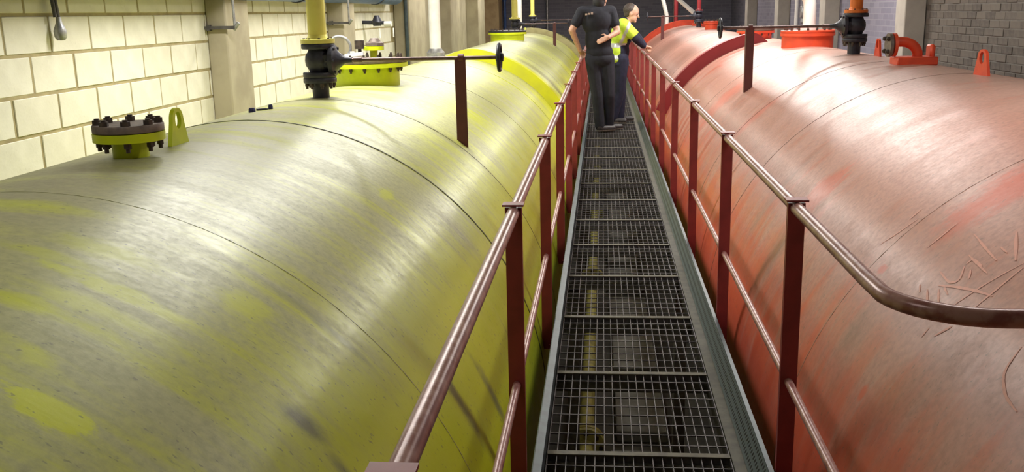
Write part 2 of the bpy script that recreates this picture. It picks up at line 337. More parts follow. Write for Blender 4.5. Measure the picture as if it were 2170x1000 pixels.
# ------------------------------------------------------------------ the setting
FLOOR = -CZ; CEIL = 1.75; Y0, Y1 = -3.0, 27.6; XL, XR = -3.24, 3.60
rnd = random.Random(4)
def setting():
    bm = bmesh.new(); bm_box(bm, (0.18, 12.3, FLOOR - 0.1), (7.4, 31.4, 0.2)); fl = part('floor', bm, M['floor'], kind='structure', smooth=False)
    for i in range(14):                                               # plinth slabs under the walkway, seen through the grating
        bm = bmesh.new(); bm_box(bm, (0.30 + rnd.uniform(-.03, .03), 3.6 + i * 1.35, FLOOR + 0.05), (0.42, 1.0 + rnd.uniform(-.1, .1), 0.10), bevel=0.01)
        part('plinth_slab', bm, M['slab'], fl)
    bm = bmesh.new(); bm_box(bm, (0.18, 12.3, CEIL + 0.1), (7.4, 31.4, 0.2)); part('ceiling', bm, M['ceiling'], kind='structure', smooth=False)
    h = CEIL - FLOOR; zc = (CEIL + FLOOR) / 2
    # left wall: mortar face, then every block laid on it
    bm = bmesh.new(); bm_box(bm, (XL - 0.1045, (Y0 + Y1) / 2, zc), (0.2, Y1 - Y0, h)); wl = part('wall_left', bm, M['mortar'], kind='structure', smooth=False)
    me = None; b = bmesh.new(); bm_box(b, (0, 0, 0), (0.10, 0.430, 0.205), bevel=0.003); me = local_mesh('block', b, M['block'], False)
    b = bmesh.new(); bm_box(b, (0, 0, 0), (0.10, 0.213, 0.213), bevel=0.004); half = local_mesh('half_block', b, M['block'], False)
    for r in range(-2, 6):
        z = 0.045 - 0.225 * r - 0.1125
        y = 4.96 - 0.45 * 5 + 0.225 + (0.225 if r % 2 else 0)
        while y < 14.8:
            inst('block', me, (XL - 0.05 + rnd.uniform(-.0025, .0025), y, z), wl, (0, rnd.uniform(-.004, .004), rnd.uniform(-.004, .004)))
            y += 0.45
    # right wall: dark brick; the bay that shows its bricks is laid brick by brick
    bm = bmesh.new(); bm_box(bm, (XR + 0.105, (Y0 + Y1) / 2, zc), (0.2, Y1 - Y0, h)); wr = part('wall_right', bm, M['mortar_dark'], kind='structure', smooth=False)
    b = bmesh.new(); bm_box(b, (0, 0, 0), (0.10, 0.215, 0.065), bevel=0.003); bk = local_mesh('brick', b, M['brick'], False)
    for r in range(17):
        y = 7.72 + (0.1125 if r % 2 else 0)
        while y < 11.15:
            inst('brick', bk, (XR + 0.05 + rnd.uniform(-.004, .004), y, 0.40 - 0.075 * r), wr, (0, 0, rnd.uniform(-.008, .008)))
            y += 0.225
    bm = bmesh.new(); bm_box(bm, (XR + 0.002, 19.6, zc), (0.008, 16.0, h)); part('brick_facing', bm, M['far_brick'], wr, smooth=False)
    bm = bmesh.new(); bm_box(bm, (0.18, Y1 + 0.1, zc), (7.4, 0.2, h)); part('wall_back', bm, M['far_brick'], kind='structure', smooth=False)
    bm = bmesh.new(); bm_box(bm, (0.18, Y0 - 0.1, zc), (7.4, 0.2, h)); part('wall_front', bm, M['block'], kind='structure', smooth=False)
    # piers
    i = 1
    for y, wd, p in ((7.68, .52, .17), (11.2, .52, .2)):
        bm = bmesh.new(); bm_box(bm, (XL + p / 2, y + wd / 2, zc), (p, wd, h), bevel=0.012); part('trim_%d' % i, bm, M['concrete'], kind='structure'); i += 1
    for y, wd, p in ((14.9, 1.4, .25), (18.4, 1.2, .35), (22.2, 1.2, .4)):
        bm = bmesh.new(); bm_box(bm, (XL + p / 2, y + wd / 2, zc), (p, wd, h), bevel=0.012); part('trim_%d' % i, bm, M['concrete'], kind='structure'); i += 1
    bm = bmesh.new(); bm_box(bm, (XL + .06, 21.3, zc), (.12, 12.4, h)); part('trim_%d' % i, bm, M['concrete'], kind='structure'); i += 1
    bm = bmesh.new(); bm_box(bm, (XL + .28, 25.6, zc), (.55, 0.9, h), bevel=0.01); part('trim_%d' % i, bm, M['timber'], kind='structure'); i += 1
    for y in (7.25, 11.2, 15.15, 19.1, 23.05):
        bm = bmesh.new(); bm_box(bm, (XR - .115, y + .175, zc), (.23, .35, h), bevel=0.01); part('trim_%d' % i, bm, M['concrete_grey'], kind='structure'); i += 1
setting()

def lamp_fittings():
    """hanging fluorescent battens: each has its own light"""
    for k, (x, y, wt) in enumerate(LAMPS):
        nth = ('first', 'second', 'third', 'fourth', 'fifth', 'sixth', 'seventh')[k if x < 0 else k - 7]
        t = thing('batten_light', (x, y, LAMP_Z), '%s white fluorescent batten along the ceiling above the %s tank, counted from the near end' % (nth, 'yellow' if x < 0 else 'red'), 'lamp', 'ceiling battens over the %s tank' % ('yellow' if x < 0 else 'red'))
        bm = bmesh.new(); bm_prism(bm, [(x - .78, y - .06, LAMP_Z + .03), (x - .78, y + .06, LAMP_Z + .03), (x - .78, y + .045, LAMP_Z + .10), (x - .78, y - .045, LAMP_Z + .10)], (1.56, 0, 0))
        part('housing', bm, M['housing'], t)
        for q in (-1, 1):
            bm = bmesh.new(); bm_box(bm, (x, y + q * .125, LAMP_Z + .04), (1.56, .15, .006), Matrix.Rotation(-q * 0.45, 3, 'X')); part('reflector', bm, M['housing'], t)
            bm = bmesh.new(); bm_cyl(bm, (x - .75, y + q * .05, LAMP_Z + .012), (x + .75, y + q * .05, LAMP_Z + .012), .014, n=12); part('tube', bm, M['diffuser'], t)
            bm = bmesh.new(); bm_cyl(bm, (x + q * .6, y, LAMP_Z + .1), (x + q * .6, y, CEIL), .008, n=8); part('hanger', bm, M['steel'], t)
        ld = bpy.data.lights.new('tube_light', 'AREA'); ld.shape = 'RECTANGLE'; ld.size = 1.5; ld.size_y = 0.30; ld.energy = wt; ld.color = LAMP_COL
        lo = bpy.data.objects.new('tube_light', ld); COL.objects.link(lo); lo.parent = t; lo.location = (0, 0, -0.012)
lamp_fittings()

# ------------------------------------------------------------------ tanks
R = 1.4
LX, LZ = -1.67, -1.87
RX, RZ = 2.04, -1.79
def tank_shell(cx, cz, ya, yb, mat, parent):
    bm = bmesh.new(); n = 160; uvl = bm.loops.layers.uv.new('UVMap')
    prof = []
    for k in range(9):                                                # dished ends
        a = PI / 2 * k / 8; prof.append((R * math.sin(a), ya - 0.42 * math.cos(a)))
    ys = [ya + (yb - ya) * k / 40 for k in range(1, 40)]
    prof += [(R, y) for y in ys]
    for k in range(9):
        a = PI / 2 * (1 - k / 8); prof.append((R * math.sin(a), yb + 0.42 * math.cos(a)))
    rings = []
    for r, y in prof:
        rings.append([bm.verts.new((cx + max(r, 1e-3) * math.sin(2 * PI * i / n - PI), y, cz + max(r, 1e-3) * math.cos(2 * PI * i / n - PI))) for i in range(n)])
    for j in range(len(rings) - 1):
        for i in range(n):
            q = (i + 1) % n
            f = bm.faces.new((rings[j][i], rings[j][q], rings[j + 1][q], rings[j + 1][i]))
            for lp, (ii, jj) in zip(f.loops, ((i, j), (i + 1, j), (i + 1, j + 1), (i, j + 1))):
                lp[uvl].uv = ((2 * PI * ii / n - PI) * R, prof[jj][1])
    bm.faces.new(rings[0]); bm.faces.new(rings[-1][::-1])
    return part('shell', bm, mat, parent)
def hoop(name, cx, cz, y, wd, h, mat, parent, n=96, r0=None, arc=None, taper=(0, 0)):
    """a flat bar rolled round the shell"""
    bm = bmesh.new(); r0 = R - 0.004 if r0 is None else r0
    A = []
    for i in range(n):
        a = 2 * PI * i / n if arc is None else math.radians(arc[0] + (arc[1] - arc[0]) * i / (n - 1)); s, c = math.sin(a), math.cos(a)
        hh = h
        if arc:
            d = math.degrees(a)
            for end, tp in ((d - arc[0], taper[0]), (arc[1] - d, taper[1])):
                if tp: k = min(1, max(0, end / tp)); hh = min(hh, h * math.sin(k * PI / 2) + .002)
        A.append([bm.verts.new((cx + rr * s, yy, cz + rr * c)) for rr, yy in ((r0, y - wd / 2), (R + hh, y - wd / 2), (R + hh, y + wd / 2), (r0, y + wd / 2))])
    for i in range(n if arc is None else n - 1):
        a, b = A[i], A[(i + 1) % n]
        for k in range(3): bm.faces.new((a[k], b[k], b[k + 1], a[k + 1]))
    if arc: bm.faces.new(A[0]); bm.faces.new(A[-1])
    return part(name, bm, mat, parent)
def saddles(cx, cz, ys, parent):
    for y in ys:
        bm = bmesh.new(); pts = []
        for k in range(13):
            a = math.radians(120 + 120 * k / 12); pts.append((cx + (R - .01) * math.sin(a), y - .15, cz + (R - .01) * math.cos(a)))
        poly = [(pts[0][0] , y - .15, FLOOR)] + pts + [(pts[-1][0], y - .15, FLOOR)]
        bm_prism(bm, poly[::-1], (0, .3, 0)); part('saddle', bm, M['slab'], parent, smooth=False)
def lug_mesh(mat):
    bm = bmesh.new(); hole = []; outer = []                           # a plate with a round eye, in the Y-Z plane
    n = 32; hz = 0.093; hr = 0.026
    for i in range(n):
        a = 2 * PI * i / n + PI / n; dy, dz = math.cos(a), math.sin(a)
        hole.append((hr * dy, hz + hr * dz * 1.25))
        tbest = 9                                                       # outline: trapezium with a round head
        for t in [k * 0.0005 for k in range(50, 400)]:
            yy, zz = t * dy, hz + t * dz
            inside = (zz >= -0.02) and ((yy * yy + (zz - hz) ** 2 < 0.047 ** 2) or (zz < hz and abs(yy) < 0.047 + (hz - zz) * 0.32))
            if not inside: tbest = t; break
        outer.append((tbest * dy, hz + tbest * dz))
    th = 0.008
    vs = [[bm.verts.new((x, p[0], p[1])) for p in loop] for loop in (hole, outer) for x in (-th, th)]
    h0, h1, o0, o1 = vs
    for i in range(n):
        q = (i + 1) % n
        bm.faces.new((h0[i], h0[q], o0[q], o0[i])); bm.faces.new((h1[i], o1[i], o1[q], h1[q]))
        bm.faces.new((o0[i], o0[q], o1[q], o1[i])); bm.faces.new((h0[i], h1[i], h1[q], h0[q]))
    return local_mesh('lifting_lug', bm, mat)
b = bmesh.new(); bm_cyl(b, (0, 0, -.008), (0, 0, .02), .0125, n=6); bm_cyl(b, (0, 0, .0), (0, 0, .034), .0075, n=8); BOLT = local_mesh('bolt', b, M['bolt_dark'])
b = bmesh.new(); bm_cyl(b, (0, 0, -.006), (0, 0, .016), .0165, n=6); bm_cyl(b, (0, 0, .0), (0, 0, .022), .009, n=8); BOLT_BIG = local_mesh('bolt', b, M['bolt_dark'])

def flanged_opening(parent, name, x, y, z, rn, rf, hn, tf, tc_, nb, mat, cover_mat, bolt, bolts_below=True, drop=0.06):
    """neck + flange welded to the tank (one part) with a cover and bolts as its sub-parts"""
    bm = bmesh.new()
    bm_lathe(bm, [(rn, -drop), (rn, hn), (rf, hn), (rf, hn + tf), (0, hn + tf)], (x, y, z), n=36)
    nk = part(name, bm, mat, parent)
    bm = bmesh.new(); zt = z + hn + tf
    bm_lathe(bm, [(0, .0), (rf * .985, .0), (rf * .99, .004), (rf * .99, tc_ - .004), (rf * .97, tc_), (0, tc_)], (x, y, zt + .003), n=36)
    part('cover', bm, cover_mat, nk)
    for k in range(nb):
        a = 2 * PI * (k + .5) / nb; q = (x + rf * .83 * math.cos(a), y + rf * .83 * math.sin(a))
        inst('bolt', bolt, (q[0], q[1], zt + tc_ + .003), nk, (0, 0, a))
        if bolts_below: inst('bolt', BOLT, (q[0], q[1], z + hn), nk, (PI, 0, a))
    return nk

def yellow_tank():
    t = thing('storage_tank', (LX, 12.3, FLOOR), 'long cylindrical lime yellow tank, dusty on top, beside the pale block wall', 'tank')
    tank_shell(LX, LZ, -1.3, 25.6, M['tank_yellow'], t)
    for y in (4.33, 5.42, 7.6, 9.5, 13.2, 16.0, 19.0): hoop('weld_seam', LX, LZ, y, .012 if y < 5 else .007, .003 if y < 5 else .0015, M['seam'], t)
    for y in (0.35, 2.52): hoop('weld_seam', LX, LZ, y, .004, .0012, M['tank_yellow'], t)
    hoop('stiffener_ring', LX, LZ, 10.55, .18, .12, M['ring_yellow'], t, arc=(-3, 61), taper=(17, 0))
    hoop('stiffener_ring', LX, LZ, 22.0, .15, .12, M['ring_dust'], t, arc=(-150, 61))
    saddles(LX, LZ, (0.5, 6, 12, 18, 24), t)
    zt = LZ + R
    flanged_opening(t, 'inspection_nozzle', LX, 3.20, zt, .062, .122, .058, .030, .026, 8, M['yellow'], M['cover_grey'], BOLT_BIG)
    lm = lug_mesh(M['yellow'])
    inst('lifting_lug', lm, (LX + .03, 3.52, zt), t)
    inst('lifting_lug', lm, (LX, 21.0, zt), t)
    mw = flanged_opening(t, 'manway', LX - .01, 6.72, zt, .235, .30, .115, .028, .024, 16, M['yellow'], M['cover_grey'], BOLT)
    # small flanged branch and pale fittings on the manway cover
    zc = zt + .17; x, y = LX + .02, 6.85
    bm = bmesh.new(); bm_lathe(bm, [(.028, -.01), (.028, .055), (.075, .055), (.075, .083), (0, .083)], (x, y, zc), n=28); part('branch_flange', bm, M['yellow'], mw)
    bm = bmesh.new(); bm_lathe(bm, [(.066, .0), (.066, .022), (.045, .03), (.03, .055), (0, .058)], (x + .01, y, zc + .085), n=24); part('branch_cap', bm, M['cover_grey'], mw)
    bm = bmesh.new(); bm_torus(bm, (LX - .17, 6.62, zc + .085), (-.25, 1, 0), .078, .010, 40, 8); bm_cyl(bm, (LX - .17, 6.62, zc - .0), (LX - .17, 6.62, zc + .02), .02, n=12); part('hose_loop', bm, M['steel'], mw)
    bm = bmesh.new(); bm_cyl(bm, (LX - .11, 6.55, zc + .02), (LX + .02, 6.55, zc + .035), .022, n=14); bm_cyl(bm, (LX - .06, 6.55, zc - .02), (LX - .06, 6.55, zc + .06), .017, n=12); bm_box(bm, (LX - .2, 6.5, zc + .02), (.09, .05, .035), bevel=.006); part('pale_fitting', bm, M['white_pipe'], mw)
    bm = bmesh.new(); bm_cyl(bm, (LX - .05, 6.72, zc + .07), (LX - .05, 6.72, zc + .13), .034, n=14); bm_cyl(bm, (LX - .05, 6.72, zc - .01), (LX - .05, 6.72, zc + .07), .014, n=12); part('dark_fitting', bm, M['bolt_dark'], mw)
    # far manway, low and wide
    flanged_opening(t, 'manway', LX - .02, 17.2, zt, .30, .345, .09, .035, .03, 16, M['yellow'], M['cast_dark'], BOLT, False)
    return t
def red_tank():
    t = thing('storage_tank', (RX, 13.3, FLOOR), 'long cylindrical red tank, pinkish with dust, beside the dark brick wall', 'tank')
    tank_shell(RX, RZ, -1.3, 25.8, M['tank_red'], t)
    for y in (5.62, 6.95, 9.0, 13.4, 16.4, 19.6): hoop('weld_seam', RX, RZ, y, .006, .0015, M['seam_red'], t)
    for y in (0.8, 3.35): hoop('weld_seam', RX, RZ, y, .004, .0012, M['tank_red'], t)
    hoop('stiffener_ring', RX, RZ, 11.5, .15, .13, M['ring_red'], t, arc=(-66, -5), taper=(0, 7))
    hoop('stiffener_ring', RX, RZ, 23.3, .15, .13, M['red'], t, arc=(-66, 150))
    saddles(RX, RZ, (0.5, 6, 12.5, 18, 24), t)
    zt = RZ + R
    lm = lug_mesh(M['red'])
    inst('lifting_lug', lm, (RX + .03, 5.45, zt), t, (0, 0, .12)); inst('lifting_lug', lm, (RX + .10, 7.72, zt), t, scale=(1, 1, .95))
    mw = flanged_opening(t, 'manway', RX + .01, 9.9, zt, .25, .265, .10, .03, .022, 16, M['red'], M['red'], BOLT)
    flanged_opening(t, 'manway', RX - .1, 12.5, zt, .20, .235, .07, .03, .025, 12, M['red'], M['cover_grey'], BOLT)
    flanged_opening(t, 'inspection_nozzle', RX + .0, 18.4, zt, .12, .14, .10, .03, .02, 8, M['red'], M['red'], BOLT, False)
    # scratches drawn in the dust
    S = [[(-1.111, 2.929), (-1.123, 2.821), (-1.099, 2.789), (-1.054, 2.845)], [(-1.021, 2.886), (-1.028, 2.797), (-1.035, 2.713)], [(-1.048, 2.846), (-1.022, 2.85), (-1.025, 2.774)],
         [(-0.956, 2.988), (-0.976, 2.851), (-0.989, 2.745)], [(-1.17, 2.699), (-1.089, 2.677), (-0.954, 2.633)], [(-1.138, 2.603), (-1.057, 2.603), (-0.964, 2.613)],
         [(-1.147, 2.859), (-1.117, 2.77), (-1.092, 2.671), (-1.078, 2.588)], [(-1.18, 2.955), (-1.199, 2.915)], [(-1.178, 2.892), (-1.212, 2.812)], [(-1.156, 2.838), (-1.191, 2.762)],
         [(-0.883, 2.831), (-0.96, 2.674)], [(-0.949, 2.801), (-0.953, 2.747)], [(-1.165, 3.43), (-1.097, 3.397), (-1.017, 3.378)], [(-1.074, 3.128), (-1.021, 3.127), (-0.956, 3.136)],
         [(-1.138, 2.835), (-1.151, 2.772)], [(-1.053, 2.799), (-1.078, 2.76)], [(-1.291, 2.699), (-1.256, 2.703)], [(-1.262, 2.646), (-1.211, 2.613)], [(-1.033, 3.426), (-0.979, 3.431)],
         [(-1.135, 2.296), (-1.211, 2.265), (-1.248, 2.186), (-1.254, 2.109)]]
    bm = bmesh.new()
    def P(u, v, off): a = u / R; return (RX + (R + off) * math.sin(a), v, RZ + (R + off) * math.cos(a))
    for s in S:
        pts = []
        for (a, b) in zip(s, s[1:]):
            for k in range(8): pts.append((a[0] + (b[0] - a[0]) * k / 8 + rnd.uniform(-.001, .001), a[1] + (b[1] - a[1]) * k / 8))
        pts.append(s[-1])
        for _ in range(6): pts = [pts[0]] + [((p[0] + q[0] + r_[0]) / 3, (p[1] + q[1] + r_[1]) / 3) for p, q, r_ in zip(pts, pts[1:], pts[2:])] + [pts[-1]]; n = len(pts); w0 = rnd.uniform(.003, .006); prev = None
        for i, p in enumerate(pts):
            q0, q1 = pts[max(i - 1, 0)], pts[min(i + 1, n - 1)]
            d = Vector((q1[0] - q0[0], q1[1] - q0[1])).normalized(); wd = w0 * (0.35 + 0.65 * math.sin(PI * (i + .6) / (n + .2))) * rnd.uniform(.75, 1.15)
            cur = (bm.verts.new(P(p[0] - d.y * wd, p[1] + d.x * wd, .0010)), bm.verts.new(P(p[0] + d.y * wd, p[1] - d.x * wd, .0010)))
            if prev: bm.faces.new((prev[0], prev[1], cur[1], cur[0]))
            prev = cur
    part('dust_scribble', bm, M['scratch'], t, label='lines scratched through the dust', kind='stuff')
    return t
yellow_tank(); red_tank()

# ------------------------------------------------------------------ gate valve with extended spindle, its riser pipe and the post that carries the spindle
def gate_valve(x, y, z, label):
    t = thing('gate_valve', (x, y, z), label, 'valve', 'dark gate valves on the tanks')
    bm = bmesh.new(); bm_lathe(bm, [(.05, -.03), (.05, .07), (.055, .095), (.055, .12)], (x, y, z), n=28); part('neck', bm, M['cast_dark'], t)
    f1 = None
    for k, (za, zb, r) in enumerate(((.088, .118, .098), (.120, .150, .098), (.285, .315, .098))):
        bm = bmesh.new(); bm_lathe(bm, [(.03, za), (r - .003, za), (r, za + .004), (r, zb - .004), (r - .003, zb), (.03, zb)], (x, y, z), n=36); f = part('flange', bm, M['cast_dark'], t)
        if k != 1:
            for i in range(8):
                a = 2 * PI * (i + .5) / 8; inst('bolt', BOLT, (x + .079 * math.cos(a), y + .079 * math.sin(a), z + (zb if k == 2 else za)), f, (0 if k == 2 else PI, 0, a))
    bm = bmesh.new(); bm_lathe(bm, [(.055, .145), (.062, .165), (.078, .19), (.082, .217), (.078, .245), (.062, .27), (.055, .29)], (x, y, z), n=32)
    bm_box(bm, (x + .02, y, z + .217), (.12, .13, .09), bevel=.015); part('body', bm, M['cast_dark'], t)
    bm = bmesh.new(); bm_lathe(bm, [(.085, .07), (.09, .075), (.09, .10), (.072, .105), (.05, .12), (.034, .14), (.02, .16), (.016, .20), (0, .20)], (x, y, z + .217), (1, 0, 0), n=28)
    for i in range(6):
        a = 2 * PI * i / 6; bm_cyl(bm, (x + .062, y + .078 * math.cos(a), z + .217 + .078 * math.sin(a)), (x + .112, y + .078 * math.cos(a), z + .217 + .078 * math.sin(a)), .009, n=6)
    part('bonnet', bm, M['cast_dark'], t)
    bm = bmesh.new(); bm_cyl(bm, (x + .2, y, z + .217), (x + 1.10, y, z + .217), .0115, n=14); bm_cyl(bm, (x + .21, y, z + .217), (x + .26, y, z + .217), .016, n=14); part('spindle', bm, M['rod'], t)
    bm = bmesh.new(); bm_torus(bm, (x + 1.075, y, z + .217), (1, 0, 0), .074, .011, 36, 10)
    bm_cyl(bm, (x + 1.055, y, z + .217), (x + 1.098, y, z + .217), .024, n=16)
    for i in range(4):
        a = PI / 2 * i + .4; bm_cyl(bm, (x + 1.075, y, z + .217), (x + 1.075, y + .072 * math.cos(a), z + .217 + .072 * math.sin(a)), .0075, n=8)
    part('handwheel', bm, M['cast_dark'], t)
    return t
def riser(x, y, z, r, mat, label, top=CEIL):
    t = thing('riser_pipe', (x, y, z), label, 'pipe')
    bm = bmesh.new(); bm_cyl(bm, (x, y, z), (x, y, top), r, n=28); part('pipe', bm, mat, t)
    bm = bmesh.new(); bm_lathe(bm, [(r, -.0), (r * 1.85, .0), (r * 1.85, .024), (r * 1.15, .028), (r, .05)], (x, y, z + .001), n=32); part('pipe_flange', bm, mat, t)
    return t
def spindle_post(x, y, z0, z1, label, group='posts carrying the valve spindles'):
    t = thing('spindle_post', (x, y, z0), label, 'post', group)
    bm = bmesh.new(); bm_box(bm, (x, y, (z0 + z1) / 2 - .02), (.065, .008, z1 - z0 + .04)); bm_box(bm, (x - .0285, y + .029, (z0 + z1) / 2 - .02), (.008, .05, z1 - z0 + .04)); part('angle_bar', bm, M['post_maroon'], t, smooth=False)
    bm = bmesh.new(); bm_lathe(bm, [(.013, -.012), (.024, -.012), (.024, .02), (.013, .02)], (x, y + .012, z1), (1, 0, 0), n=16); part('bearing', bm, M['post_maroon'], t)
    return t
def surf(cx, cz, x, off=0): return cz + math.sqrt(R * R - (x - cx) ** 2) + off
zl, zr = LZ + R, RZ + R
v1 = gate_valve(LX, 5.55, zl, 'dark cast gate valve under the pale yellow riser, nearest on the yellow tank')
v2 = copy_tree(v1, (LX - .08, 19.4, zl + .02), 0, 'small dark gate valve on the far yellow tank, with a spindle towards the walkway')
v3 = copy_tree(v1, (LX - .02, 23.6, zl + .05), 0, 'farthest dark gate valve on the yellow tank, under a thin yellow pipe')
v4 = copy_tree(v1, (RX, 8.05, zr + .01), PI, 'dark cast gate valve under the orange riser on the red tank')
v5 = copy_tree(v1, (RX - .02, 20.6, zr + .02), PI, 'small dark gate valve on the far part of the red tank')
riser(LX, 5.55, zl + .316, .054, M['yellow_pipe'], 'pale yellow vertical riser pipe with a flange on the near gate valve')
riser(LX - .08, 19.4, zl + .336, .06, M['yellow_pipe'], 'yellow vertical pipe on the far gate valve, beside a white pipe')
riser(LX - .02, 23.6, zl + .366, .05, M['yellow_pipe'], 'thinnest and farthest yellow vertical pipe by the dark end wall')
riser(RX, 8.05, zr + .326, .05, M['orange_pipe'], 'orange vertical riser pipe standing on the gate valve of the red tank')
riser(RX - .02, 20.6, zr + .336, .045, M['ring_red'], 'maroon vertical pipe on the far gate valve of the red tank')
spindle_post(LX + .845, 5.55 - .012, surf(LX, LZ, LX + .845), zl + .217, 'maroon angle-bar post under the long spindle on the near yellow tank')
spindle_post(LX - .08 + .80, 19.4 - .012, surf(LX, LZ, LX + .72), zl + .237, 'small maroon post under a spindle on the far yellow tank')
spindle_post(RX - .835, 8.05 - .012, surf(RX, RZ, RX - .835), zr + .227, 'maroon angle-bar post under the long spindle on the near red tank')
spindle_post(RX - .77, 20.6 - .012, surf(RX, RZ, RX - .77), zr + .237, 'small maroon post under a spindle on the far red tank')

def vents():
    # white vent pipe behind the near valve
    x, y = LX - .24, 10.95; z = surf(LX, LZ, x)
    t = thing('vent_pipe', (x, y, z), 'white vertical vent pipe with a pale collar behind the yellow ring', 'pipe')
    bm = bmesh.new(); bm_cyl(bm, (x, y, z), (x, y, CEIL), .066, n=24); part('pipe', bm, M['white_pipe'], t)
    bm = bmesh.new(); bm_lathe(bm, [(.07, -.02), (.105, -.02), (.105, .03), (.085, .05), (.07, .075)], (x, y, z + .03), n=24); part('collar', bm, M['steel'], t)
    x, y = LX - .08, 20.6; z = surf(LX, LZ, x)
    t = thing('vent_pipe', (x, y, z), 'slim bright white pipe between the two far yellow pipes', 'pipe')
    bm = bmesh.new(); bm_cyl(bm, (x, y, z), (x, y, CEIL), .046, n=20); part('pipe', bm, M['white_pipe'], t)
    bm = bmesh.new(); bm_lathe(bm, [(.05, 0), (.075, 0), (.075, .05), (.05, .055)], (x, y, z), n=20); part('collar', bm, M['white_pipe'], t)
    # bent white pipe on the red manway
    x, y, z = RX + .02, 9.9, zr + .155
    t = thing('vent_pipe', (x, y, z), 'thick white pipe bending down onto the red manway', 'pipe')
    pts = [(x, y, z), (x, y, z + .22)]
    for k in range(1, 9):
        a = math.radians(62) * k / 8; pts.append((x - .22 * (1 - math.cos(a)), y, z + .22 + .22 * math.sin(a)))
    e = pts[-1]; dx, dz = -math.sin(math.radians(62)), math.cos(math.radians(62)); pts.append((e[0] + dx * .5, y, e[2] + dz * .5)); e = pts[-1]; pts.append((e[0] - .05, y, CEIL))
    bm = bmesh.new(); bm_tube(bm, pts, .062, 24); part('pipe', bm, M['white_pipe'], t)
    bm = bmesh.new(); bm_lathe(bm, [(.063, 0), (.085, 0), (.085, .03), (.063, .035)], (x, y, z), n=24); part('collar', bm, M['white_pipe'], t)
    # far bent pipes and red pipe on the red tank
    for (x, y, tx, mat, r, lab, hz) in ((RX - .45, 24.2, .12, 'white_pipe', .05, 'slim white pipe leaning onto the far red tank beside the spindle post', .28), (RX + .12, 22.6, .55, 'white_pipe', .05, 'greyish white pipe slanting down to a far valve on the red tank', .22)):
        z = surf(RX, RZ, x)
        t = thing('vent_pipe', (x, y, z), lab, 'pipe')
        bm = bmesh.new(); bm_tube(bm, [(x, y, z), (x, y, z + hz), (x - tx * .1, y, z + hz + .07), (x - tx, y, z + hz + .5), (x - tx, y, CEIL)], r, 16); part('pipe', bm, M[mat], t)
        bm = bmesh.new(); bm_lathe(bm, [(r, 0), (r * 1.8, 0), (r * 1.8, .06), (r, .065)], (x, y, z), n=20); part('collar', bm, M['red'], t)
    x, y = RX - .22, 24.3; z = surf(RX, RZ, x)
    riser(x, y, z, .05, M['ring_red'], 'red vertical pipe with a flange near the end of the red tank')
    # elbow with flanges on the red tank
    x, y = RX - .02, 6.62; z = surf(RX, RZ, x)
    t = thing('pipe_elbow', (x, y, z), 'red flanged pipe elbow on a red base plate between two lifting lugs', 'pipe fitting')
    bm = bmesh.new(); bm_box(bm, (x + .05, y, z + .02), (.26, .18, .055), bevel=.006); part('base_plate', bm, M['red'], t)
    pts = [(x + .07 , y, z + .03)] + [(x - .04 + .11 * math.cos(a), y, z + .06 + .085 * math.sin(a)) for a in [math.radians(d) for d in range(0, 100, 12)]] + [(x - .09, y, z + .145)]
    bm = bmesh.new(); bm_tube(bm, pts, .033, 20); part('elbow', bm, M['red'], t)
    for k, dx in enumerate((-.095, -.125)):
        bm = bmesh.new(); bm_lathe(bm, [(.0, 0), (.078, 0), (.078, .02), (0, .02)], (x + dx, y, z + .125), (1, 0, 0), n=28); part('flange', bm, M['red' if k == 0 else 'cover_grey'], t)
    for i in range(4):
        a = PI / 4 + PI / 2 * i; inst('bolt', BOLT_BIG, (x - .125, y + .058 * math.cos(a), z + .125 + .058 * math.sin(a)), t, (0, -PI / 2, 0))
    bm = bmesh.new(); bm_box(bm, (x + .155, y, z + .075), (.035, .10, .10), bevel=.012); part('end_stop', bm, M['red'], t)
vents()

